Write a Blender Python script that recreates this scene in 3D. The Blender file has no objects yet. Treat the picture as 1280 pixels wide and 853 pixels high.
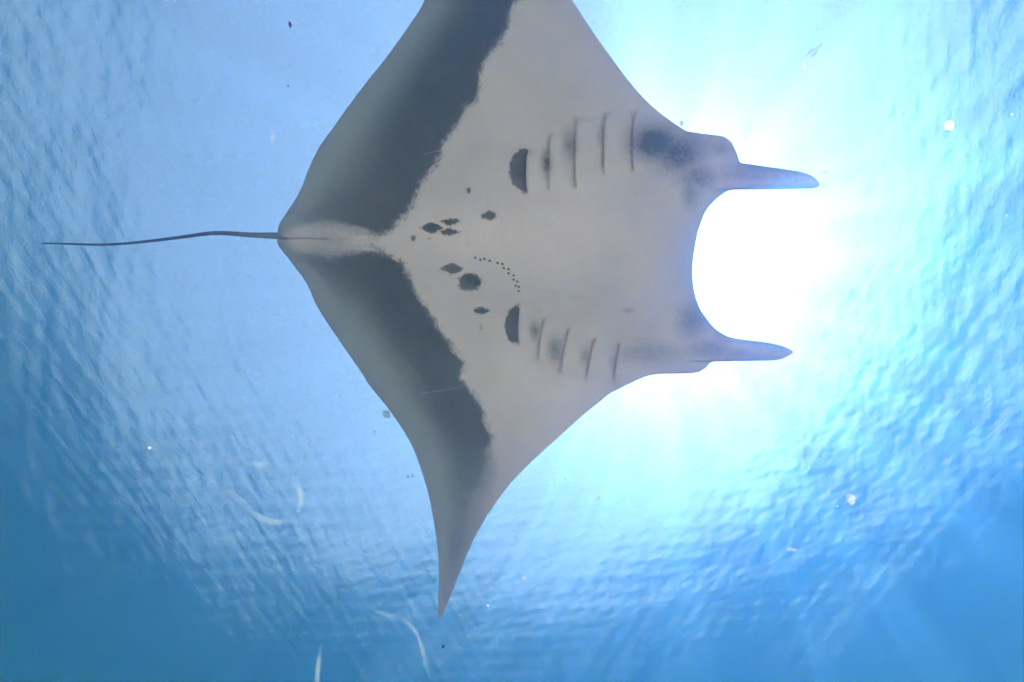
import bpy, math, random
import numpy as np
from mathutils import Matrix, Vector

rnd = random.Random(7)
rng = np.random.default_rng(11)
scene = bpy.context.scene
C = scene.collection

# ------------------------------------------------------------------ camera
FPX, CX, CY = 569.0, 640.0, 426.5          # a 16 mm lens on a full frame, in photo pixels
TILT = math.radians(18.6)                  # lens axis leans this far away from the zenith
CAMZ = -6.0                                # the diver is six metres down; the surface is z = 0
fw = np.array([0, -math.sin(TILT), math.cos(TILT)])
up = np.array([0, math.cos(TILT), math.sin(TILT)])
rt = np.cross(fw, up)
CAM = np.array([0.0, 0.0, CAMZ])
cam_d = bpy.data.cameras.new('camera')
cam = bpy.data.objects.new('camera', cam_d); C.objects.link(cam)
M = Matrix.Identity(4)
for i in range(3):
    M[i][0], M[i][1], M[i][2], M[i][3] = rt[i], up[i], -fw[i], CAM[i]
cam.matrix_world = M
cam_d.sensor_width = 36; cam_d.lens = 16.0
cam_d.clip_start = 0.05; cam_d.clip_end = 2000
scene.camera = cam

# ------------------------------------------------------------------ sky, sun, exposure
def direction(px, py):
    d = rt * (px - CX) + up * (CY - py) + fw * FPX
    return d / np.linalg.norm(d)
SUN = direction(815, 328)
SUN_EL = math.asin(SUN[2]); SUN_AZ = math.atan2(SUN[0], SUN[1])
world = bpy.data.worlds.new('World'); scene.world = world; world.use_nodes = True
nt = world.node_tree; nt.nodes.clear()
sky = nt.nodes.new('ShaderNodeTexSky'); sky.sky_type = 'NISHITA'; sky.sun_disc = False
sky.sun_elevation = SUN_EL; sky.sun_rotation = SUN_AZ; sky.air_density = 0.55; sky.dust_density = 0.42
bg = nt.nodes.new('ShaderNodeBackground'); bg.inputs[1].default_value = 0.12
wo = nt.nodes.new('ShaderNodeOutputWorld')
hs = nt.nodes.new('ShaderNodeHueSaturation'); hs.inputs['Saturation'].default_value = 0.82   # thin high haze pales the whole sky
nt.links.new(sky.outputs[0], hs.inputs['Color']); nt.links.new(hs.outputs[0], bg.inputs[0]); nt.links.new(bg.outputs[0], wo.inputs[0])
sl = bpy.data.lights.new('sun', 'SUN'); sl.energy = 5.0; sl.angle = math.radians(0.6); sl.color = (1.0, 0.84, 0.76)
sun = bpy.data.objects.new('sun', sl); C.objects.link(sun)
sun.rotation_euler = Vector(SUN).to_track_quat('Z', 'Y').to_euler()
sun.location = (0, 0, 30)
vs = scene.view_settings
vs.view_transform = 'Standard'; vs.look = 'None'; vs.gamma = 1.0; vs.use_curve_mapping = False
vs.exposure = 1.75
cy = scene.cycles
cy.use_denoising = True; cy.denoising_input_passes = 'RGB_ALBEDO'; cy.denoiser = 'OPENIMAGEDENOISE'
cy.max_bounces = 8; cy.diffuse_bounces = 3; cy.glossy_bounces = 4; cy.transmission_bounces = 6
cy.volume_bounces = 2; cy.transparent_max_bounces = 12
cy.sample_clamp_indirect = 6.0; cy.use_adaptive_sampling = False

# ------------------------------------------------------------------ helpers
def newmat(name):
    m = bpy.data.materials.new(name); m.use_nodes = True
    m.node_tree.nodes.clear()
    return m, m.node_tree.nodes, m.node_tree.links
def principled(name, col, rough=0.5, **kw):
    m, N, L = newmat(name)
    b = N.new('ShaderNodeBsdfPrincipled'); o = N.new('ShaderNodeOutputMaterial')
    b.inputs['Base Color'].default_value = (*col, 1); b.inputs['Roughness'].default_value = rough
    for k, v in kw.items(): b.inputs[k].default_value = v
    L.new(b.outputs[0], o.inputs[0])
    return m, N, L, b
def mesh_obj(name, verts, faces, mat=None, parent=None, smooth=True):
    me = bpy.data.meshes.new(name)
    verts = np.asarray(verts, dtype=np.float32)
    if isinstance(faces, np.ndarray):
        n, k = faces.shape
        me.vertices.add(len(verts)); me.vertices.foreach_set('co', verts.ravel())
        me.loops.add(n * k); me.loops.foreach_set('vertex_index', faces.ravel().astype(np.int32))
        me.polygons.add(n)
        me.polygons.foreach_set('loop_start', np.arange(0, n * k, k, dtype=np.int32))
        me.polygons.foreach_set('loop_total', np.full(n, k, dtype=np.int32))
        me.update(calc_edges=True); me.validate()
    else:
        me.from_pydata([tuple(map(float, v)) for v in verts], [], faces)
    me.polygons.foreach_set('use_smooth', np.full(len(me.polygons), smooth))
    if mat: me.materials.append(mat)
    o = bpy.data.objects.new(name, me); C.objects.link(o)
    if parent: o.parent = parent
    return o
def tag(o, label=None, cat=None, group=None, kind=None):
    if label: o['label'] = label
    if cat: o['category'] = cat
    if group: o['group'] = group
    if kind: o['kind'] = kind
    return o
def unproject(px, py, z):
    """World points at height z (world) that the lens sees at photo pixel px, py."""
    px, py, z = np.broadcast_arrays(np.asarray(px, float), np.asarray(py, float), np.asarray(z, float))
    d = rt * (px[..., None] - CX) + up * (CY - py[..., None]) + fw * FPX
    return CAM + d * ((z - CAMZ) / d[..., 2])[..., None]
def smooth01(t):
    t = np.clip(t, 0, 1); return t * t * (3 - 2 * t)

# ------------------------------------------------------------------ the sea: surface, seabed, water body
def wave_height(X, Y):
    g = np.random.default_rng(5)
    H = np.zeros_like(X)
    lam = np.geomspace(0.11, 5.0, 100)
    for l in lam:
        a = g.normal(math.radians(20), 0.65) + (math.pi if g.random() < 0.2 else 0)
        k = 2 * math.pi / l
        slope = 0.013 * (1.0 if l < 0.4 else (0.38 if l < 2 else 0.55))
        amp = slope / k * g.uniform(0.6, 1.4)
        ph = g.uniform(0, 2 * math.pi)
        q = k * (X * math.cos(a) + Y * math.sin(a)) + ph
        H += amp * (np.sin(q) + 0.15 * np.cos(2 * q))
    return H
n = 900
t = np.linspace(-1, 1, n)
ax = 13.0 * t + 87.0 * np.sign(t) * np.abs(t) ** 7
GX, GY = np.meshgrid(ax, ax, indexing='ij')
fade = np.exp(-np.maximum(np.hypot(GX, GY) - 14, 0) / 8)
GZ = wave_height(GX, GY) * fade
V = np.stack([GX, GY, GZ], -1).reshape(-1, 3)
I = np.arange(n * n).reshape(n, n)
F = np.stack([I[:-1, :-1], I[1:, :-1], I[1:, 1:], I[:-1, 1:]], -1).reshape(-1, 4)

m, N, L = newmat('water_surface')
tc = N.new('ShaderNodeTexCoord')
mp = N.new('ShaderNodeMapping'); mp.inputs['Rotation'].default_value = (0, 0, math.radians(-20)); mp.inputs['Scale'].default_value = (1.0, 0.55, 1)
L.new(tc.outputs['Object'], mp.inputs[0])
n1 = N.new('ShaderNodeTexNoise'); n1.inputs['Scale'].default_value = 26.0; n1.inputs['Detail'].default_value = 6; n1.inputs['Roughness'].default_value = 0.65
L.new(mp.outputs[0], n1.inputs['Vector'])
bp = N.new('ShaderNodeBump'); bp.inputs['Strength'].default_value = 0.34; bp.inputs['Distance'].default_value = 0.02
L.new(n1.outputs[0], bp.inputs['Height'])
fr = N.new('ShaderNodeFresnel'); fr.inputs['IOR'].default_value = 1.333; L.new(bp.outputs[0], fr.inputs['Normal'])
gl = N.new('ShaderNodeBsdfGlossy'); gl.inputs['Roughness'].default_value = 0.05; gl.inputs['Color'].default_value = (1, 1, 1, 1)
L.new(bp.outputs[0], gl.inputs['Normal'])
tr = N.new('ShaderNodeBsdfTransparent')
rf = N.new('ShaderNodeBsdfRefraction'); rf.inputs['IOR'].default_value = 1.05; rf.inputs['Roughness'].default_value = 0.50
L.new(bp.outputs[0], rf.inputs['Normal'])
# noise put into the transparency shapes the sun shafts, independent of the wave mesh
n2 = N.new('ShaderNodeTexNoise'); n2.inputs['Scale'].default_value = 2.8; n2.inputs['Detail'].default_value = 1.5
L.new(tc.outputs['Object'], n2.inputs['Vector'])
mr = N.new('ShaderNodeMapRange'); mr.inputs['From Min'].default_value = 0.46; mr.inputs['From Max'].default_value = 0.55
mr.inputs['To Min'].default_value = 0.06; mr.inputs['To Max'].default_value = 0.85; mr.interpolation_type = 'SMOOTHSTEP'
L.new(n2.outputs[0], mr.inputs[0])
mx1 = N.new('ShaderNodeMixShader'); L.new(mr.outputs[0], mx1.inputs[0]); L.new(rf.outputs[0], mx1.inputs[1]); L.new(tr.outputs[0], mx1.inputs[2])
mx2 = N.new('ShaderNodeMixShader'); L.new(fr.outputs[0], mx2.inputs[0]); L.new(mx1.outputs[0], mx2.inputs[1]); L.new(gl.outputs[0], mx2.inputs[2])
o = N.new('ShaderNodeOutputMaterial'); L.new(mx2.outputs[0], o.inputs[0])
tag(mesh_obj('water', V, F, m), 'rippled underside of the bright blue sea surface', kind='structure')

# unseen pale sea floor, added to throw light up onto the belly
BOUNCE_SEABED_Z = -8.2
m, N, L, b = principled('bounce_sand', (0.62, 0.56, 0.46), 0.9)
tc = N.new('ShaderNodeTexCoord'); nz = N.new('ShaderNodeTexNoise'); nz.inputs['Scale'].default_value = 0.6; nz.inputs['Detail'].default_value = 6
L.new(tc.outputs['Object'], nz.inputs['Vector'])
cr = N.new('ShaderNodeValToRGB'); cr.color_ramp.elements[0].position = 0.3; cr.color_ramp.elements[0].color = (0.51, 0.335, 0.33, 1)
cr.color_ramp.elements[1].position = 0.7; cr.color_ramp.elements[1].color = (0.59, 0.395, 0.395, 1)
L.new(nz.outputs[0], cr.inputs[0])
# sandy clearing invented to light the belly, dark reef to keep reflections blue
ln = N.new('ShaderNodeVectorMath'); ln.operation = 'DISTANCE'; L.new(tc.outputs['Object'], ln.inputs[0]); ln.inputs[1].default_value = (-1.5, 1.8, BOUNCE_SEABED_Z)
ad = N.new('ShaderNodeMath'); ad.operation = 'MULTIPLY_ADD'; L.new(nz.outputs[0], ad.inputs[0]); ad.inputs[1].default_value = 8.0; L.new(ln.outputs['Value'], ad.inputs[2])
rm = N.new('ShaderNodeMapRange'); rm.inputs['From Min'].default_value = 12.5; rm.inputs['From Max'].default_value = 14.0; L.new(ad.outputs[0], rm.inputs[0])
mxc = N.new('ShaderNodeMix'); mxc.data_type = 'RGBA'; L.new(rm.outputs[0], mxc.inputs[0]); L.new(cr.outputs[0], mxc.inputs[6]); mxc.inputs[7].default_value = (0.012, 0.04, 0.045, 1)
L.new(mxc.outputs[2], b.inputs['Base Color'])
g = np.linspace(-110, 110, 90); SX, SY = np.meshgrid(g, g, indexing='ij')
SZ = BOUNCE_SEABED_Z + 0.15 * np.sin(SX * 0.31 + 0.4 * np.sin(SY * 0.2)) + 0.1 * np.sin(SY * 0.43 + SX * 0.1)
I = np.arange(90 * 90).reshape(90, 90)
F = np.stack([I[:-1, :-1], I[1:, :-1], I[1:, 1:], I[:-1, 1:]], -1).reshape(-1, 4)
tag(mesh_obj('bounce_seabed', np.stack([SX, SY, SZ], -1).reshape(-1, 3), F, m), 'unseen sandy sea floor added to bounce light up, dark reef around it', kind='structure')

# the water body itself
DENS = 0.235
m, N, L = newmat('sea_water')
pv = N.new('ShaderNodeVolumePrincipled')
pv.inputs['Color'].default_value = (0.042, 0.158, 0.50, 1)
pv.inputs['Density'].default_value = DENS
pv.inputs['Anisotropy'].default_value = 0.85
pv.inputs['Absorption Color'].default_value = (0.62, 0.87, 0.985, 1)
o = N.new('ShaderNodeOutputMaterial'); L.new(pv.outputs[0], o.inputs['Volume'])
bx = 112.0; z0, z1 = BOUNCE_SEABED_Z - 1.2, 0.9
V = [(x, y, z) for z in (z0, z1) for (x, y) in ((-bx, -bx), (bx, -bx), (bx, bx), (-bx, bx))]
F = [(3, 2, 1, 0), (4, 5, 6, 7), (0, 1, 5, 4), (1, 2, 6, 5), (2, 3, 7, 6), (3, 0, 4, 7)]
tag(mesh_obj('haze', V, F, m, smooth=False), 'clear blue sea water between the camera and everything', kind='stuff')

# ------------------------------------------------------------------ the manta ray
HB = CAMZ + 2.05                            # height of the disc's middle plane
trail = np.array([(586,-332),(584,-280),(582,-200),(574,-130),(555,-60),(531,0),(510,34),(482,73),(456.5,105),(434,135),(420,155),
    (400,183),(386,211),(375,239),(358,266.6),(349,280.6),(347.5,290),(348,296),(347.5,306),(361,324),(383,354),(397.5,385),(425.6,428),(454,469),
    (461,481),(486,512),(510.5,549),(523,577.5),(535,616),(543,657.5),(548.3,702.6),(547.5,764),(548.5,773.5)], float)
lead = np.array([(586.5,-332),(596,-310),(612,-240),(634,-170),(660,-100),(690,-40),(715,0),(748,50),(785,100),(809,127),(830,145),(855.6,162.5),
    (868,165.5),(881,167.5),(897,169.3),(906,171.5),(913,176.5),(917,183),(922,194),(925,202.5),(930,204.3),(943,206),(960,208.7),(980,211.4),(1000,214.8),(1014,219.5),(1021,225),(1024.5,231),(1021,234.3),(1011,236.2),(985,236.7),(950,237.0),(924,237.3),(909,239.5),(891.6,253),(881,267),(873.6,287),
    (868.5,312),(865.6,337),(867.5,362),(873.6,383),(878,391),(891,408),(905,418.5),(920,423.5),(938,426),(958,428.2),(976,432),(987,436.5),(991.5,440.5),(985,445.5),(977,449),(966,451.2),(945,451.6),(915,451.8),(893,452.1),(887,455),(882,460.5),(874,465),(864,467),
    (845,467.7),(819,468.4),(801,473.5),(772.5,487),(761,493),(744,507),(728,520),(691,553),(658,583.6),(633.6,610),(609,645),(588.5,682),(572,723),(553.6,768),(549.2,773.5)], float)
rows = np.unique(np.concatenate([np.arange(-332, 90, 3.0), np.arange(90, 160, 2.0), np.arange(160, 260, 0.8), np.arange(260, 400, 1.3),
                                 np.arange(400, 475, 0.7), np.arange(475, 773, 2.2), [773.5]]))
def soften(y, x, w):
    xs = np.interp(rows, y, x)
    out = np.empty_like(xs)
    for i, r in enumerate(rows):
        k = np.exp(-((rows - r) / w) ** 2) * np.gradient(rows); out[i] = (k * xs).sum() / k.sum()
    return out
def catmull(P):
    """smooth polyline through the traced points"""
    out = []
    Q = np.vstack([2 * P[0] - P[1], P, 2 * P[-1] - P[-2]])
    for i in range(1, len(Q) - 2):
        a, b_, c, d = Q[i - 1:i + 3]
        for u in np.linspace(0, 1, 14, endpoint=False):
            out.append(0.5 * ((2 * b_) + (-a + c) * u + (2 * a - 5 * b_ + 4 * c - d) * u * u + (-a + 3 * b_ - 3 * c + d) * u ** 3))
    out.append(P[-1]); return np.array(out)
def mono(P):
    S = catmull(P); y = np.maximum.accumulate(S[:, 1]) + np.arange(len(S)) * 1e-6
    return np.interp(rows, y, S[:, 0])
xT = mono(trail); xL = mono(lead)
xL = np.maximum(xL, xT + 0.3)
NC = 330
S = 0.5 - 0.5 * np.cos(np.pi * np.linspace(0, 1, NC)); S = 0.35 * S + 0.65 * np.linspace(0, 1, NC)
PY = np.repeat(rows[:, None], NC, 1)
xb = np.minimum(xL, 905.0)
xb = np.array([(np.exp(-((rows - q_) / 7) ** 2) * np.gradient(rows) * xb).sum() / (np.exp(-((rows - q_) / 7) ** 2) * np.gradient(rows)).sum() for q_ in rows])
xm = np.maximum(xT + 0.6 * (xL - xT), np.minimum(xb - 45, xL - 0.12 * (xL - xT)))
KF = 90
S1 = np.linspace(0, 1, NC - KF, endpoint=False); S2 = np.linspace(0, 1, KF)
PX = np.concatenate([xT[:, None] + (xm - xT)[:, None] * S1[None], xm[:, None] + (xL - xm)[:, None] * S2[None]], 1)
def midline(px): return 297.0 + (px - 348.0) * 0.062
def lateral(px, py):                         # rough metres from the midline, + towards the lower wing
    return (py - midline(px)) * np.where(py > midline(px), 0.0044, 0.0032)
def mid_z(px, py):
    v = lateral(px, py)
    upw = np.maximum(-v, 0); dn = np.maximum(v, 0)
    return HB + 0.36 * smooth01(upw / 1.3) * upw - 0.10 * smooth01(dn / 2.0) * dn + 0.04 * np.sin(np.clip(dn, 0, 2) * 2.2)
LAT = lateral(PX, PY)
chord = (xL - xT)[:, None]
ed = np.minimum(PX - xT[:, None], 1e9) / 150.0
chordB = np.minimum(xL, 905.0)[:, None] - xT[:, None]
rise = smooth01(np.clip((PX - xT[:, None]) / (0.5 * chordB + 60), 0, 1)) ** 0.8
def polydist(px, py, P):
    P = np.asarray(P, float); d = np.full(px.shape, 1e9)
    for a, b_ in zip(P[:-1], P[1:]):
        ab = b_ - a; tt = np.clip(((px - a[0]) * ab[0] + (py - a[1]) * ab[1]) / (ab @ ab + 1e-9), 0, 1)
        d = np.minimum(d, np.hypot(px - a[0] - tt * ab[0], py - a[1] - tt * ab[1]))
    return d
edge_d = polydist(PX, PY, np.stack([xL, rows], 1)[::2])          # px to the leading edge, head fins included
fin = smooth01((PX - 868) / 60) * np.maximum(np.exp(-((PY - 221) / 17) ** 4), np.exp(-((PY - 439) / 14) ** 4))
wd = 75 * (1 - fin) + 13 * fin
wd = np.where(np.abs(LAT) > 0.75, 75 + 0 * wd, wd)
front = np.sqrt(np.clip(1 - (1 - np.clip(edge_d / wd, 0, 1)) ** 2, 0, 1))
prof = rise * front
BULGE = 0.012 + 0.20 * np.exp(-(np.abs(LAT) / 0.42) ** 2.2) + 0.05 * np.exp(-(np.abs(LAT) / 0.95) ** 2)
BULGE = BULGE * np.clip(chord / 60.0, 0.05, 1)
BULGE = BULGE * (1 - fin) + 0.036 * fin
vent = BULGE * prof
# creases of the pelvic fins and vent, faint gill and belly relief
for P, w, dep in (([(352,298.5),(380,298),(410,299),(462,300.5)], 1.6, 0.010), ([(356,267),(385,265),(416,260)], 1.6, 0.006),
                  ([(372,326),(402,331),(425,334),(442,334)], 1.6, 0.007), ([(976,236),(990,229),(1000,223),(1009,217)], 1.5, 0.006), ([(950,428),(960,436),(970,449)], 1.5, 0.006), ([(350,287),(372,283),(395,283)], 2.0, 0.004), ([(352,307),(375,308),(398,314)], 2.0, 0.004)):
    vent = vent - dep * np.exp(-(polydist(PX, PY, P) / w) ** 2)
vent = vent + 0.007 * np.exp(-((PX - 385) / 45) ** 2 - ((PY - 290) / 5.5) ** 2) + 0.007 * np.exp(-((PX - 385) / 45) ** 2 - ((PY - 306) / 6) ** 2)
vent = vent - 0.022 * np.exp(-((PX - 868) / 26) ** 2 - ((PY - 232) / 26) ** 2) - 0.02 * np.exp(-((PX - 858) / 22) ** 2 - ((PY - 408) / 22) ** 2)
dors = (0.008 + 0.20 * np.exp(-(np.abs(LAT) / 0.45) ** 2) + 0.05 * np.exp(-(np.abs(LAT) / 1.0) ** 2)) * np.clip(chord / 60, 0.05, 1) * (1 - 0.85 * fin) * prof
ZM = mid_z(PX, PY) - 0.07 * smooth01((PX - 890) / 90) * fin
low = unproject(PX, PY, ZM - vent)
topv = unproject(PX, PY, ZM); topv[..., 2] += dors
R = len(rows)
# skin marks as object attributes: distances (in cm) to the pigment borders, and painted shade
inner_t = [(655,-332),(652,-200),(650,-60),(646,0),(637,17),(635,34),(622.5,53),(608,76),(601,90),(603,108),(595,128),(580,135),(575,155),(556,180),(552,194),
           (538,216),(524,239),(513,261),(495,281),(484,289),(473,293),(460,291),(446,289),(425,291)]
inner_b = [(425,312),(442,310),(465,310),(487.5,317),(504,331),(515.6,351),(523,368),(532.5,385),(552,413),(563,432),(580,453),(575,473),(592,493),(605,518),(613,547),
           (614,575),(606,610),(596,645),(584,690),(566,735),(550,773)]
inner = inner_t + [(436,295),(432,300),(436,306)] + inner_b
ib = np.array(inner, float); ym = np.maximum.accumulate(ib[:, 1]) + np.arange(len(ib)) * 1e-5
def marks(px, py):
    px = np.asarray(px, float); py = np.asarray(py, float)
    d = polydist(px, py, inner); xb = np.interp(py, ym, ib[:, 0])
    d_in = np.where(px < xb, d, -d)
    d_in = d_in - 62 * np.exp(-((px - 360) / 48) ** 2 - ((py - 297) / 30) ** 2)
    xt = np.interp(py, rows, xT)
    dt = np.maximum(px - xt, 0)
    q = dt / (dt + np.maximum(d_in, 0) + 1e-3)
    wide = np.interp(py, [-332, 0, 300, 700], [0.10, 0.10, 0.40, 0.28])
    q = smooth01((q - wide * 0.55) / (0.55)) ** 0.8
    q = q * (1 - 0.98 * np.exp(-((px - 365) / 62) ** 2 - ((py - 297) / 48) ** 2))
    q = q * (1 - 0.55 * smooth01((py - 520) / 140))
    ew = 7.0 + 26 * smooth01((py - 535) / 90) + 10 * smooth01((20 - py) / 80) + 46 * np.exp(-((px - 395) / 50) ** 2 - ((py - 299) / 24) ** 2)
    # belly spots: lens-shaped patches (x, y, half width, half height)
    sp = np.full(px.shape, 1e3)
    for (x, y, a, h, e) in ((539.5,285,13,6.8,1.25),(563,277.5,12.5,5.2,1.1),(562,290.3,11.5,4.9,1.2),(517,297,3.1,4,2),(611.5,270,11.5,6.4,1.1),(586,238,2.6,3.3,2),
                         (565.5,336,14.5,6.6,1.15),(587,353,14,10.5,2.4),(601.5,388.5,10.5,4.9,1.1),(537.5,298,1.2,1.2,2),(601,409,1.0,2.2,2)):
        r = (np.abs((px - x) / a) ** e + np.abs((py - y) / h) ** e) ** (1 / e)
        sp = np.minimum(sp, (r - 1) * min(a, h))
    for (x, y, a, h, c, sg) in ((659.5,213,23,28,0,1),(649,405,18,25,0.15,1)):   # half discs behind the rear gill slits
        r = np.hypot((px - x) / a, (py - y - (x - px) * c) / h)
        sp = np.minimum(sp, np.maximum((r - 1) * a, (px - x)))
    # soft smudges: pigment patches, plus shade painted into the head-fin root recesses
    sm = np.zeros(px.shape)
    for (x, y, a, h, k) in ((818,178,30,22,1.35),(848,192,32,24,1.05),(683,203,7,16,0.95),(712,180,10,20,0.75),(752,170,8,16,0.45),(788,172,6,14,0.5),
                         (872,222,26,18,0.85),(864,242,12,20,0.7),(864,402,20,24,0.75),(890,436,34,14,0.6),(668,414,7,12,0.9),(694,437,10,18,0.8),(731,445,7,14,0.6),(766,452,7,12,0.45),(810,442,44,16,0.5),
                         (640,360,1,1,0),(786,388,8,4,0.5),(935,219,55,16,0.55),(975,224,45,14,0.5),(930,440,50,13,0.45),(965,440,30,12,0.42),(690,365,12,3,0.2),(724,372,14,3,0.25),(600,352,40,22,0.10),(900,186,14,8,0.4)):
        sm = np.maximum(sm, k * np.exp(-(((px - x) / a) ** 2 + ((py - y) / h) ** 2)))
    for (p0, p1) in (((656,190),(656,240)),((685,170),(685,236)),((718,148),(717,236)),((754,142),(753,218)),((790,140),(789,214)),
                   ((646,386),(645,428)),((678,400),(669.5,452)),((709,412),(697,469)),((742,424),(730,476)),((774,429),(764,478))):
        sm = np.maximum(sm, 0.26 * np.exp(-(polydist(px, py, [p0, p1]) / 4.0) ** 2))
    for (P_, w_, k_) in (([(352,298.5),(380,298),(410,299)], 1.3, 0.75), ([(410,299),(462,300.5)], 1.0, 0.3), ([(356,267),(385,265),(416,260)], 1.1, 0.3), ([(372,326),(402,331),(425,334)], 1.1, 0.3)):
        sm = np.maximum(sm, k_ * np.exp(-(polydist(px, py, P_) / w_) ** 2))  # shade painted into the pelvic creases; thin dark line in the vent slit
    v_ = lateral(px, py); tg_ = 0.75 * smooth01((v_ - 0.7) / 1.1) + 0.6 * smooth01((-v_ - 0.75) / 0.8)  # light falloff toward the wing tips, painted as a grey tint
    return d_in, q, ew, sp, sm, tg_
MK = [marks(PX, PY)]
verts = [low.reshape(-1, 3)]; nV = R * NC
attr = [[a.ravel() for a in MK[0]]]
faces = []
I = np.arange(R * NC).reshape(R, NC)
faces.append(np.stack([I[:-1, :-1], I[:-1, 1:], I[1:, 1:], I[1:, :-1]], -1).reshape(-1, 4))
# back: a coarser sheet of its own columns, welded along both edges
cols = np.unique(np.concatenate([np.arange(0, NC, 6), [NC - 1]]))
J = np.empty((R, len(cols)), int)
tv = topv[:, cols]
J[:, 0] = I[:, 0]; J[:, -1] = I[:, -1]
J[:, 1:-1] = nV + np.arange(R * (len(cols) - 2)).reshape(R, -1)
tmid = tv[:, 1:-1].reshape(-1, 3); verts.append(tmid); nV += len(tmid)
z = np.zeros(len(tmid)); attr.append([z + 200, z + 1.0, z + 2, z + 1e3, z, z])
faces.append(np.stack([J[:-1, :-1], J[1:, :-1], J[1:, 1:], J[:-1, 1:]], -1).reshape(-1, 4))

def loft(path, radii, thick, nseg=28, dz=None, twist=None, mark=None):
    """a closed fleshy lobe: path in photo pixels (x, y, height), half width in px, half thickness in metres"""
    global nV
    P = np.array(path, float); k = 60
    u = np.linspace(0, len(P) - 1, k); sm_ = catmull(P); ui = np.linspace(0, len(P) - 1, len(sm_))
    Q = np.stack([np.interp(u, ui, sm_[:, j]) for j in range(3)], 1)
    rr = np.interp(u, np.arange(len(P)), radii); tt = np.interp(u, np.arange(len(P)), thick)
    tg = np.gradient(Q[:, :2], axis=0); tg /= np.linalg.norm(tg, axis=1)[:, None]
    nr = np.stack([-tg[:, 1], tg[:, 0]], 1)
    th = np.linspace(0, 2 * np.pi, nseg, endpoint=False)
    tw = np.interp(u, np.arange(len(P)), twist) if twist is not None else np.zeros(k)
    ca, sa = np.cos(th), np.sin(th)
    ca = np.sign(ca) * np.abs(ca) ** 0.9
    X = Q[:, 0, None] + nr[:, 0, None] * rr[:, None] * ca
    Y = Q[:, 1, None] + nr[:, 1, None] * rr[:, None] * ca
    Z = Q[:, 2, None] + tt[:, None] * sa + tw[:, None] * ca
    vv = unproject(X, Y, Z).reshape(-1, 3)
    I = nV + np.arange(k * nseg).reshape(k, nseg); I2 = np.roll(I, -1, 1)
    faces.append(np.stack([I[:-1], I2[:-1], I2[1:], I[1:]], -1).reshape(-1, 4))
    verts.append(vv); nV += len(vv)
    z = np.zeros(len(vv)); mk = mark(X.ravel(), Y.ravel()) if mark else [z - 50, z, z + 2, z + 1e3, z, z]
    attr.append(mk)
def tail_marks(X, Y):
    z = np.zeros(len(X)); return [z + 200, 0.25 + 0.75 * smooth01((330 - X) / 90), z + 2, z + 1e3, z + 0.3 + 1.0 * smooth01((330 - X) / 80), z]
tz = HB
loft([(372,297.5,tz+0.06),(352,295.2,tz+0.015),(315,294,tz-0.01),(270,291.5,tz-0.01),(235,295.5,tz),(200,300,tz+0.02),(165,303.8,tz+0.03),(130,306,tz+0.04),(90,305.2,tz+0.04),(52,304.3,tz+0.03)],
     [5.5,4.4,3.2,2.5,2.2,1.9,1.7,1.5,1.3,0.9], [0.022,0.018,0.013,0.010,0.008,0.007,0.006,0.0055,0.005,0.003], nseg=14, mark=tail_marks)

verts = np.concatenate(verts); faces = np.concatenate(faces)
base = unproject(560, 300, HB)
ray = bpy.data.objects.new('manta_ray', None); C.objects.link(ray); ray.location = base
tag(ray, 'large white bellied manta ray with dark wing bands gliding overhead', 'manta ray')

m, N, L, b = principled('manta_skin', (0.7, 0.68, 0.66), 0.62)
b.inputs['Specular IOR Level'].default_value = 0.25
def A(name):
    a = N.new('ShaderNodeAttribute'); a.attribute_name = name; return a.outputs['Fac']
def MA(op, a, b_=None, c=None, clamp=False):
    x = N.new('ShaderNodeMath'); x.operation = op; x.use_clamp = clamp
    for i, v in enumerate((a, b_, c)):
        if v is None: continue
        if isinstance(v, (int, float)): x.inputs[i].default_value = v
        else: L.new(v, x.inputs[i])
    return x.outputs[0]
def NOISE(scale, detail=4, rough=0.6, vec=None):
    x = N.new('ShaderNodeTexNoise'); x.inputs['Scale'].default_value = scale; x.inputs['Detail'].default_value = detail; x.inputs['Roughness'].default_value = rough
    L.new(vec or tc.outputs['Object'], x.inputs['Vector']); return MA('SUBTRACT', x.outputs[0], 0.5)
def MIX(f, c1, c2):
    x = N.new('ShaderNodeMix'); x.data_type = 'RGBA'
    L.new(f, x.inputs[0])
    for i, c in ((6, c1), (7, c2)):
        if isinstance(c, tuple): x.inputs[i].default_value = (*c, 1)
        else: L.new(c, x.inputs[i])
    return x.outputs[2]
tc = N.new('ShaderNodeTexCoord')
coarse = NOISE(7, 5, 0.62); fine = NOISE(55, 5, 0.7); speck = NOISE(160, 3, 0.7); broad = NOISE(2.2, 3, 0.5)
# ragged feathered border of the wing bands
edge = MA('ADD', A('band'), MA('ADD', MA('MULTIPLY', coarse, 26.0), MA('ADD', MA('MULTIPLY', fine, 18.0), MA('MULTIPLY', speck, 20.0))))
inb = MA('ADD', MA('DIVIDE', edge, A('edgew')), 0.5, clamp=True)
qn = MA('ADD', A('dark'), MA('ADD', MA('MULTIPLY', coarse, 1.0), MA('ADD', MA('MULTIPLY', fine, 0.9), MA('MULTIPLY', broad, 0.8))), clamp=True)
qn = MA('MULTIPLY', qn, MA('MULTIPLY', A('dark'), 4.0, clamp=True))
spk = MA('MULTIPLY', MA('ADD', MA('MULTIPLY', fine, 0.9), MA('ADD', MA('MULTIPLY', speck, 0.9), MA('MULTIPLY', coarse, 0.9))), 1.0)
pale = MIX(MA('ADD', MA('ADD', MA('MULTIPLY', broad, 1.6), MA('MULTIPLY', coarse, 0.9)), 0.5, clamp=True), (0.63, 0.565, 0.575), (0.85, 0.735, 0.735))
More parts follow.
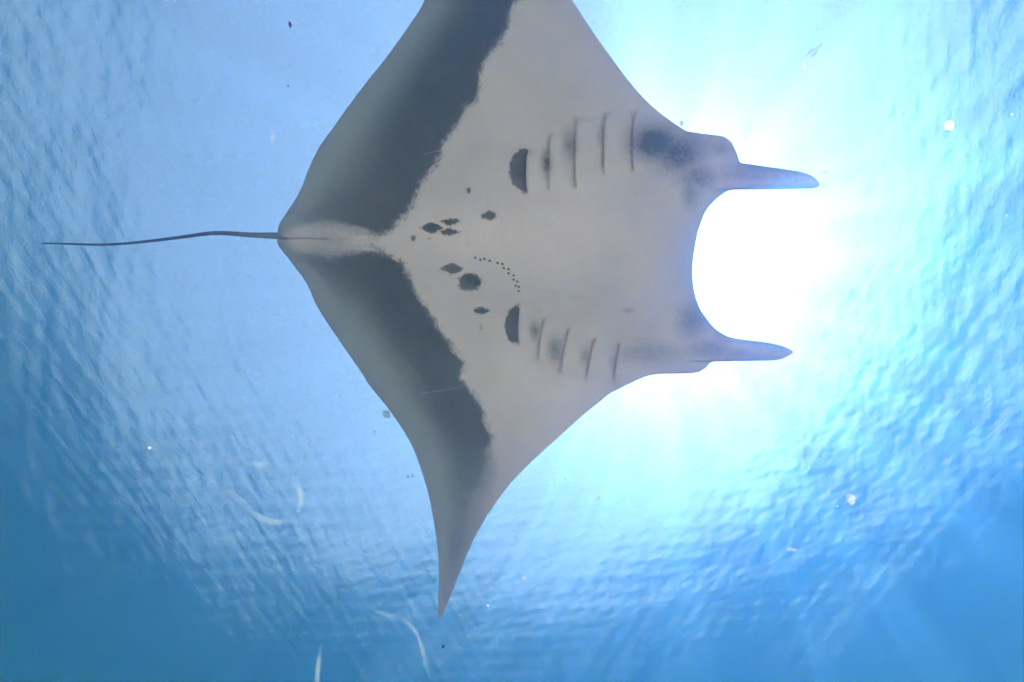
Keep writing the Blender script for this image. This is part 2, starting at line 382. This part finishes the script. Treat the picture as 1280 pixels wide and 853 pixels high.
pale = MIX(MA('MULTIPLY', MA('ADD', MA('MULTIPLY', coarse, 1.3), MA('ADD', MA('MULTIPLY', fine, 1.0), MA('MULTIPLY', speck, 0.9))), 0.75, clamp=True), pale, (0.48, 0.46, 0.45))
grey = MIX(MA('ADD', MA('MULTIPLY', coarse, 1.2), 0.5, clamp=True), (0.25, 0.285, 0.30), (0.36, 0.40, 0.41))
dark = MIX(MA('ADD', spk, 0.35, clamp=True), (0.06, 0.078, 0.097), (0.21, 0.235, 0.26))
band = MIX(qn, grey, dark)
pale = MIX(A('tip_shade'), pale, grey)
col = MIX(inb, pale, band)
spe = MA('ADD', MA('MULTIPLY', MA('ADD', A('spot'), MA('ADD', MA('MULTIPLY', fine, 11.0), MA('MULTIPLY', speck, 9.0))), -0.7), 0.5, clamp=True)
col = MIX(MA('MULTIPLY', spe, MA('ADD', MA('MULTIPLY', coarse, 0.7), 0.86, clamp=True)), col, (0.07, 0.085, 0.105))
sme = MA('SUBTRACT', MA('MULTIPLY', A('smudge_shade'), MA('ADD', MA('MULTIPLY', MA('ADD', fine, MA('MULTIPLY', speck, 0.6)), 1.7), 1.0)), 0.08, clamp=True)
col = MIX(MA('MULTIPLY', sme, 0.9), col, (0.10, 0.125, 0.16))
# the curved double row of tiny dark pits on the belly
dots = [(940,327),(960,340),(980,333),(1002,342),(1038,352),(1060,355),(1066,375),(1088,380),(1090,398),(1111,408),(1107,425),(1127,436),(1120,453),(1135,458),(1133,478)]
tree_kd = low.reshape(-1, 3)
def on_belly(px, py):
    i = np.argmin((PX - px) ** 2 + (PY - py) ** 2); return tree_kd[i]
dmin = None
for (x, y) in dots:
    p = on_belly(330 + x / 3.556, 230 + y / 3.556) - base
    v = N.new('ShaderNodeVectorMath'); v.operation = 'DISTANCE'
    L.new(tc.outputs['Object'], v.inputs[0]); v.inputs[1].default_value = tuple(map(float, p))
    dmin = v.outputs['Value'] if dmin is None else MA('MINIMUM', dmin, v.outputs['Value'])
dd = MA('ADD', MA('MULTIPLY', MA('SUBTRACT', 0.0050, dmin), 500.0), 0.5, clamp=True)
col = MIX(dd, col, (0.03, 0.03, 0.035))
# fine pale scratches across the bands
smin = None
for (a_, b_) in (((529,193),(552,188)), ((523,493),(566,487)), ((576,131),(584,129)), ((566,487),(577,484))):
    pa = on_belly(*a_) - base; pb = on_belly(*b_) - base; ab = pb - pa; l2 = float(ab @ ab)
    s0 = N.new('ShaderNodeVectorMath'); s0.operation = 'SUBTRACT'; L.new(tc.outputs['Object'], s0.inputs[0]); s0.inputs[1].default_value = tuple(map(float, pa))
    s1 = N.new('ShaderNodeVectorMath'); s1.operation = 'DOT_PRODUCT'; L.new(s0.outputs[0], s1.inputs[0]); s1.inputs[1].default_value = tuple(map(float, ab / l2))
    tcl = MA('MAXIMUM', MA('MINIMUM', s1.outputs['Value'], 1.0), 0.0)
    s2 = N.new('ShaderNodeVectorMath'); s2.operation = 'SCALE'; s2.inputs[0].default_value = tuple(map(float, ab)); L.new(tcl, s2.inputs['Scale'])
    s3 = N.new('ShaderNodeVectorMath'); s3.operation = 'DISTANCE'; L.new(s0.outputs[0], s3.inputs[0]); L.new(s2.outputs[0], s3.inputs[1])
    smin = s3.outputs['Value'] if smin is None else MA('MINIMUM', smin, s3.outputs['Value'])
ss = MA('MULTIPLY', MA('ADD', MA('MULTIPLY', MA('SUBTRACT', 0.0022, MA('ADD', smin, MA('MULTIPLY', fine, 0.006))), 450.0), 0.5, clamp=True), 0.4)
col = MIX(ss, col, (0.60, 0.62, 0.62))
L.new(col, b.inputs['Base Color'])
bm_ = N.new('ShaderNodeBump'); bm_.inputs['Strength'].default_value = 0.25; bm_.inputs['Distance'].default_value = 0.01
L.new(MA('ADD', fine, MA('MULTIPLY', coarse, 1.5)), bm_.inputs['Height']); L.new(bm_.outputs[0], b.inputs['Normal'])
SKIN = m
body = mesh_obj('body', verts - base, faces, SKIN, ray)
for i, nm in enumerate(('band', 'dark', 'edgew', 'spot', 'smudge_shade', 'tip_shade')):
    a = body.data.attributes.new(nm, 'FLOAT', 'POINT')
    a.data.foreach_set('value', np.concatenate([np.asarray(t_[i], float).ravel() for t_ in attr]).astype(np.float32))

# gill flaps: five a side, each a soft plate hinged at its front, its rear edge standing proud of the belly
def belly_z(px, py):
    i = np.argmin((PX - px) ** 2 + (PY - py) ** 2); return tree_kd[i][2]
gills = [((659,186),(658.5,243),30),((688,163),(687,240),33),((721,141),(719.5,240),35),((756.5,136),(755.5,222),36),((793,135),(791.5,218),40),
         ((650,382),(648.5,431),26),((681,396),(672,455),28),((712,408),(700,472),33),((745,420),(733,479),33),((777,425),(767,481),32)]
for (a_, b_, wd) in gills:
    nu, nv = 26, 10
    vv, pxs, pys = [], [], []
    for i in range(nu):
        u = i / (nu - 1); ex = a_[0] + (b_[0] - a_[0]) * u; ey = a_[1] + (b_[1] - a_[1]) * u
        endf = smooth01(min(u, 1 - u) / 0.16)
        ex += 3.5 * (1 - endf) + 1.2 * math.sin(u * 3.1) * -1
        for j in range(nv):
            w = j / (nv - 1); py = ey; px = min(ex + wd * w, float(np.interp(py, rows, xL)) - 16 + 2 * w)
            lift = (0.019 * (1 - w) ** 1.3 + 0.001) * (0.12 + 0.88 * endf) - 0.006 * w ** 2 - 0.004 * (1 - endf)
            vv.append(unproject(px, py, belly_z(px, py) - lift)); pxs.append(px); pys.append(py)
    nb = len(vv)
    # inner side, so that the plate has thickness and closes into the belly
    for i in range(nu):
        for j in range(nv):
            p = vv[i * nv + j].copy(); w = j / (nv - 1); p[2] += 0.006 + 0.010 * w; vv.append(p)
    I = np.arange(nu * nv).reshape(nu, nv)
    q1 = np.stack([I[:-1, :-1], I[:-1, 1:], I[1:, 1:], I[1:, :-1]], -1).reshape(-1, 4)
    q2 = q1[:, ::-1] + nb
    q3 = np.stack([I[:-1, 0], I[1:, 0], I[1:, 0] + nb, I[:-1, 0] + nb], -1)
    q4 = np.stack([I[0, :-1], I[0, :-1] + nb, I[0, 1:] + nb, I[0, 1:]], -1)
    q5 = np.stack([I[-1, :-1], I[-1, 1:], I[-1, 1:] + nb, I[-1, :-1] + nb], -1)
    fl = mesh_obj('gill_flap', np.array(vv) - base, np.concatenate([q1, q2, q3, q4, q5]), SKIN, ray)
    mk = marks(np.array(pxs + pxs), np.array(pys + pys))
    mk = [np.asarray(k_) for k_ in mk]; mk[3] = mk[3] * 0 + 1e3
    for i, nm in enumerate(('band', 'dark', 'edgew', 'spot', 'smudge_shade', 'tip_shade')):
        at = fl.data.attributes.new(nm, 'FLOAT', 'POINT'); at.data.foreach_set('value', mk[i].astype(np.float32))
# eyes, on the sides of the head above the rim
em, *_ = principled('eye', (0.02, 0.02, 0.022), 0.15)
def sphere(r, seg=14, rings=8, sc=(1, 1, 1)):
    v = [(0, 0, r * sc[2])]; f = []
    for i in range(1, rings):
        for j in range(seg):
            a, t_ = 2 * math.pi * j / seg, math.pi * i / rings
            v.append((r * math.sin(t_) * math.cos(a) * sc[0], r * math.sin(t_) * math.sin(a) * sc[1], r * math.cos(t_) * sc[2]))
    v.append((0, 0, -r * sc[2])); e = len(v) - 1
    for j in range(seg): f.append((0, 1 + j, 1 + (j + 1) % seg))
    for i in range(rings - 2):
        for j in range(seg):
            a, b_ = 1 + i * seg + j, 1 + i * seg + (j + 1) % seg
            f.append((a, a + seg, b_ + seg, b_))
    k = 1 + (rings - 2) * seg
    for j in range(seg): f.append((k + j, e, k + (j + 1) % seg))
    return v, f
for (x, y) in ((884, 184), (858, 452)):
    v, f = sphere(0.02); e = mesh_obj('eye', v, f, em, ray)
    e.location = unproject(x, y, HB + 0.06) - base

# ------------------------------------------------------------------ salp chains
m, N, L, b = principled('salp_jelly', (0.85, 0.90, 0.95), 0.25)
o = [x for x in N if x.type == 'OUTPUT_MATERIAL'][0]
trn = N.new('ShaderNodeBsdfTransparent'); tl = N.new('ShaderNodeBsdfTranslucent'); tl.inputs[0].default_value = (0.9, 0.94, 0.97, 1)
a1 = N.new('ShaderNodeMixShader'); a1.inputs[0].default_value = 0.6; L.new(b.outputs[0], a1.inputs[1]); L.new(tl.outputs[0], a1.inputs[2])
lw = N.new('ShaderNodeLayerWeight'); lw.inputs[0].default_value = 0.35
fmap = N.new('ShaderNodeMapRange'); fmap.inputs['To Min'].default_value = 0.08; fmap.inputs['To Max'].default_value = 0.4
L.new(lw.outputs['Facing'], fmap.inputs[0])
a2 = N.new('ShaderNodeMixShader'); L.new(fmap.outputs[0], a2.inputs[0]); L.new(trn.outputs[0], a2.inputs[1]); L.new(a1.outputs[0], a2.inputs[2])
L.new(a2.outputs[0], o.inputs[0]); JELLY = m
zv, zf = sphere(1.0, 10, 7, (0.42, 1.0, 0.5))
zv = [(x * (1 + 0.25 * y), y, z_) for x, y, z_ in zv]
zo = mesh_obj('zooid', zv, zf, JELLY); zmesh = zo.data; bpy.data.objects.remove(zo)
def salp_chain(pts, dist, wid, step, label):
    P = catmull(np.array(pts, float))
    seg = np.hypot(*np.diff(P[:, :2], axis=0).T); cum = np.concatenate([[0], np.cumsum(seg)])
    nZ = int(cum[-1] / step)
    root = bpy.data.objects.new('salp_chain', None); C.objects.link(root)
    def at(s):
        px, py = np.interp(s, cum, P[:, 0]), np.interp(s, cum, P[:, 1]); k = np.interp(s, cum, P[:, 2])
        return CAM + direction(px, py) * dist, k
    root.location = at(cum[-1] / 2)[0]
    for i in range(nZ):
        s = (i + 0.5) * step
        p, k = at(s); q, _ = at(min(s + 1, cum[-1])); q0, _ = at(max(s - 1, 0))
        tg = Vector(q - q0).normalized(); vd = Vector(p - CAM).normalized(); sd = vd.cross(tg).normalized(); tg = sd.cross(vd)
        # zooids lean along the chain
        xa = (tg * 0.86 + sd * 0.5).normalized(); ya = vd.cross(xa).normalized()
        sc = dist / FPX
        z_ = bpy.data.objects.new('zooid', zmesh); C.objects.link(z_); z_.parent = root
        w = wid * k * rnd.uniform(0.85, 1.15) * sc * 0.5
        Rm = Matrix((xa, ya, vd)).transposed().to_4x4()
        z_.matrix_local = Matrix.Translation(Vector(p) - root.location) @ Rm @ Matrix.Diagonal((w * 0.72, w, w * 0.8, 1))
    tag(root, label, 'salp chain', 'salp chains drifting below the surface')
salp_chain([(268,577.5,.6),(284,576,.9),(300,576,1.1),(318,580,1),(336,584,.9),(352,589,.8),(366,600,.9),(374,612,1),(376.5,624,1),(373,638,.8),(362,648,.8),(348,653.5,1),(334,651,1.1),
            (318,643,.9),(302,627,.8),(286,616,1.1),(270,608,1.2),(252,600,1)], 4.5, 7, 3.4, 'translucent white salp chain curled into an open loop')
salp_chain([(468,763,.6),(482,768,.9),(500,774,1),(514,783,1),(523,797,.8),(529,815,.9),(532,830,1),(537,845,.8),(542,852,.6)], 4.9, 6, 3.0, 'faint translucent salp chain bent downward below the wing tip')
salp_chain([(402,806,.7),(399,822,1),(397,840,1.1),(396,858,1),(394,872,.8)], 4.6, 5.5, 3.2, 'short straight pale salp chain hanging in the darker blue water')

# ------------------------------------------------------------------ drifting jelly scraps and specks
m, N, L, b = principled('jelly_scrap', (0.9, 0.92, 0.93), 0.5)
o = [x for x in N if x.type == 'OUTPUT_MATERIAL'][0]
trn = N.new('ShaderNodeBsdfTransparent'); tl = N.new('ShaderNodeBsdfTranslucent'); tl.inputs[0].default_value = (0.95, 0.96, 0.97, 1)
a1 = N.new('ShaderNodeMixShader'); a1.inputs[0].default_value = 0.85; L.new(b.outputs[0], a1.inputs[1]); L.new(tl.outputs[0], a1.inputs[2])
tc2 = N.new('ShaderNodeTexCoord'); nz = N.new('ShaderNodeTexNoise'); nz.inputs['Scale'].default_value = 60; L.new(tc2.outputs['Object'], nz.inputs[0])
fm = N.new('ShaderNodeMapRange'); fm.inputs['From Min'].default_value = 0.3; fm.inputs['From Max'].default_value = 0.65; fm.inputs['To Min'].default_value = 0.3; fm.inputs['To Max'].default_value = 0.65
L.new(nz.outputs[0], fm.inputs[0])
a2 = N.new('ShaderNodeMixShader'); L.new(fm.outputs[0], a2.inputs[0]); L.new(trn.outputs[0], a2.inputs[1]); L.new(a1.outputs[0], a2.inputs[2])
L.new(a2.outputs[0], o.inputs[0]); SCRAP = m
DARK, *_ = principled('dark_speck', (0.03, 0.03, 0.04), 0.6)
RED, *_ = principled('reddish_speck', (0.22, 0.06, 0.10), 0.6)
def lumpy(pts, dist, seed):
    """an uneven blobby strand through (px, py, radius px)"""
    g = np.random.default_rng(seed); P = np.array(pts, float); Q = catmull(P) if len(P) > 1 else P
    sc = dist / FPX; ctr = CAM + direction(*P[:, :2].mean(0)) * dist
    k, ns = len(Q), 10; vv = []
    th = np.linspace(0, 2 * np.pi, ns, endpoint=False)
    d0 = direction(*P[:, :2].mean(0)); sd = np.cross(d0, up); sd /= np.linalg.norm(sd); u2 = np.cross(sd, d0)
    for i in range(k):
        c = CAM + direction(Q[i, 0], Q[i, 1]) * dist
        a_ = Q[max(i - 1, 0), :2]; b_ = Q[min(i + 1, k - 1), :2]; tg = (b_ - a_) / (np.linalg.norm(b_ - a_) + 1e-9)
        nrm = -sd * tg[1] * 0 + (rt * -tg[1] + up * -tg[0])
        endt = math.sin(math.pi * (i + 0.35) / (k - 0.3)) ** 0.5 if k > 1 else 1
        for a in th:
            r = max(Q[i, 2], 0.2) * sc * endt * g.uniform(0.7, 1.3)
            vv.append(c + nrm * r * math.cos(a) + d0 * r * math.sin(a) * 0.8 - ctr)
    I = np.arange(k * ns).reshape(k, ns); I2 = np.roll(I, -1, 1)
    f = [tuple(x) for x in np.stack([I[:-1], I2[:-1], I2[1:], I[1:]], -1).reshape(-1, 4)]
    f += [tuple(I[0][::-1]), tuple(I[-1])]
    return vv, f, ctr
def scrap(name, pts, dist, mat, label, cat, group=None):
    v, f, c = lumpy(pts, dist, int(pts[0][0] * 7 + pts[0][1]))
    o_ = mesh_obj(name, v, f, mat); o_.location = c
    return tag(o_, label, cat, group)
scrap('jelly_strand', [(1028,54,2.6),(1022,60,2.0),(1016,66,3.4),(1009,72,2.0),(1005,79,2.6),(1006,88,1.6)], 2.6, SCRAP, 'ragged white jelly strand drifting in bright blue water', 'jelly strand')
scrap('jelly_scrap', [(339.5,161,1.4),(340.5,167,2.3),(341,174,2.4),(342,182,1.2)], 2.4, SCRAP, 'slim white fleck of jelly drifting beside the dark wing edge', 'jelly scrap')
scrap('jelly_clump', [(1058,618,2.5),(1062,622,5.5),(1064,628,5),(1065,632,2)], 2.6, SCRAP, 'round cloudy white clump of jelly over the rippled water', 'jelly clump')
scrap('jelly_scrap', [(983,687,1.5),(990,687,2.6),(998,689,1.2)], 3.0, SCRAP, 'small flat white jelly scrap near the ripples below the sun', 'jelly scrap')
scrap('jelly_clump', [(1181,153,2),(1186,157,5.0),(1190,163,2)], 3.0, SCRAP, 'faint round jelly clump among small white specks', 'jelly clump')
scrap('jelly_scrap', [(287,463,1),(296,466,3),(304,465,1)], 3.2, SCRAP, 'faint wide jelly scrap over the loose ripples left of wing', 'jelly scrap')
scrap('jelly_clump', [(478,514,2),(483,518,4.6),(487,523,2)], 2.3, SCRAP, 'clear jelly clump touching the trailing edge of the wing', 'jelly clump')
scrap('reddish_speck', [(361.5,27,1.2),(362.5,31,1.5),(363,35,1.0)], 2.0, RED, 'tiny reddish brown drifting scrap in open blue water', 'speck')
scrap('dark_speck', [(552.5,808,1.0),(554,808.4,1.8),(555.5,808.6,1.0)], 1.8, DARK, 'tiny black speck in the blue water below the wing tip', 'speck')
scrap('dark_speck', [(359.2,107,0.7),(360,107.3,1.2),(361,107.5,0.7)], 1.8, DARK, 'tiny black speck beside the slim white fleck of jelly', 'speck')
for (x, y) in ((510, 596), (515.5, 595)):
    scrap('dark_speck', [(x-1,y,0.6),(x,y+.2,1.3),(x+1,y+.3,0.6)], 2.2, DARK, 'dark speck in a close pair beside the wing trailing edge', 'speck', 'pair of dark specks beside the wing')
spots = [(1113,145,2),(1130,142,1.7),(1137,73,2.4),(941,95,1.6),(886,42,2.2),(1035,282,1.5),(982,3,1.8),(1030,232,1.8),(913,153,2.0),(1032,215,2.4),(1155,241,1.6),(1265,143,1.6),(1258,270,1.8),
         (1206,237,1.4),(965,180,1.2),(852,154,3.6),(748,623,3.0),(642,664,2.0),(645,673,2.6),(655,722,3),(706,599,1.6),(844,571,1.8),(1026,571,2),(879,584,1.2),(1047,633,1.3),(988,574,1.2),
         (193,257,1.6),(347,330,1.2),(187,560,2.2),(213,676,1.6),(373,450,1.5),(468,540,1.8),(400,420,1.3),(610,757,1.6),(424,90,1.6),(735,460,1.0),(1060,452,1.3),(926,640,1.2),(1012,585,1.4),(970,536,1.2)]
for (x, y, r) in spots:
    if polydist(np.array([x * 1.0]), np.array([y * 1.0]), [(0, 0), (1, 1)])[0] < 0: continue
    dd_ = rnd.uniform(2.0, 3.4) if not (340 < x < 880) else rnd.uniform(1.6, 2.6)
    a = rnd.uniform(0, 6.28); c_, s_ = math.cos(a), math.sin(a)
    scrap('plankton_speck', [(x - c_ * r * .8, y - s_ * r * .8, r * .4), (x, y, r * .85), (x + c_ * r * .8, y + s_ * r * .8, r * .4)], dd_, SCRAP,
          'tiny white plankton speck drifting in open water', 'plankton speck', 'plankton specks drifting in the water')
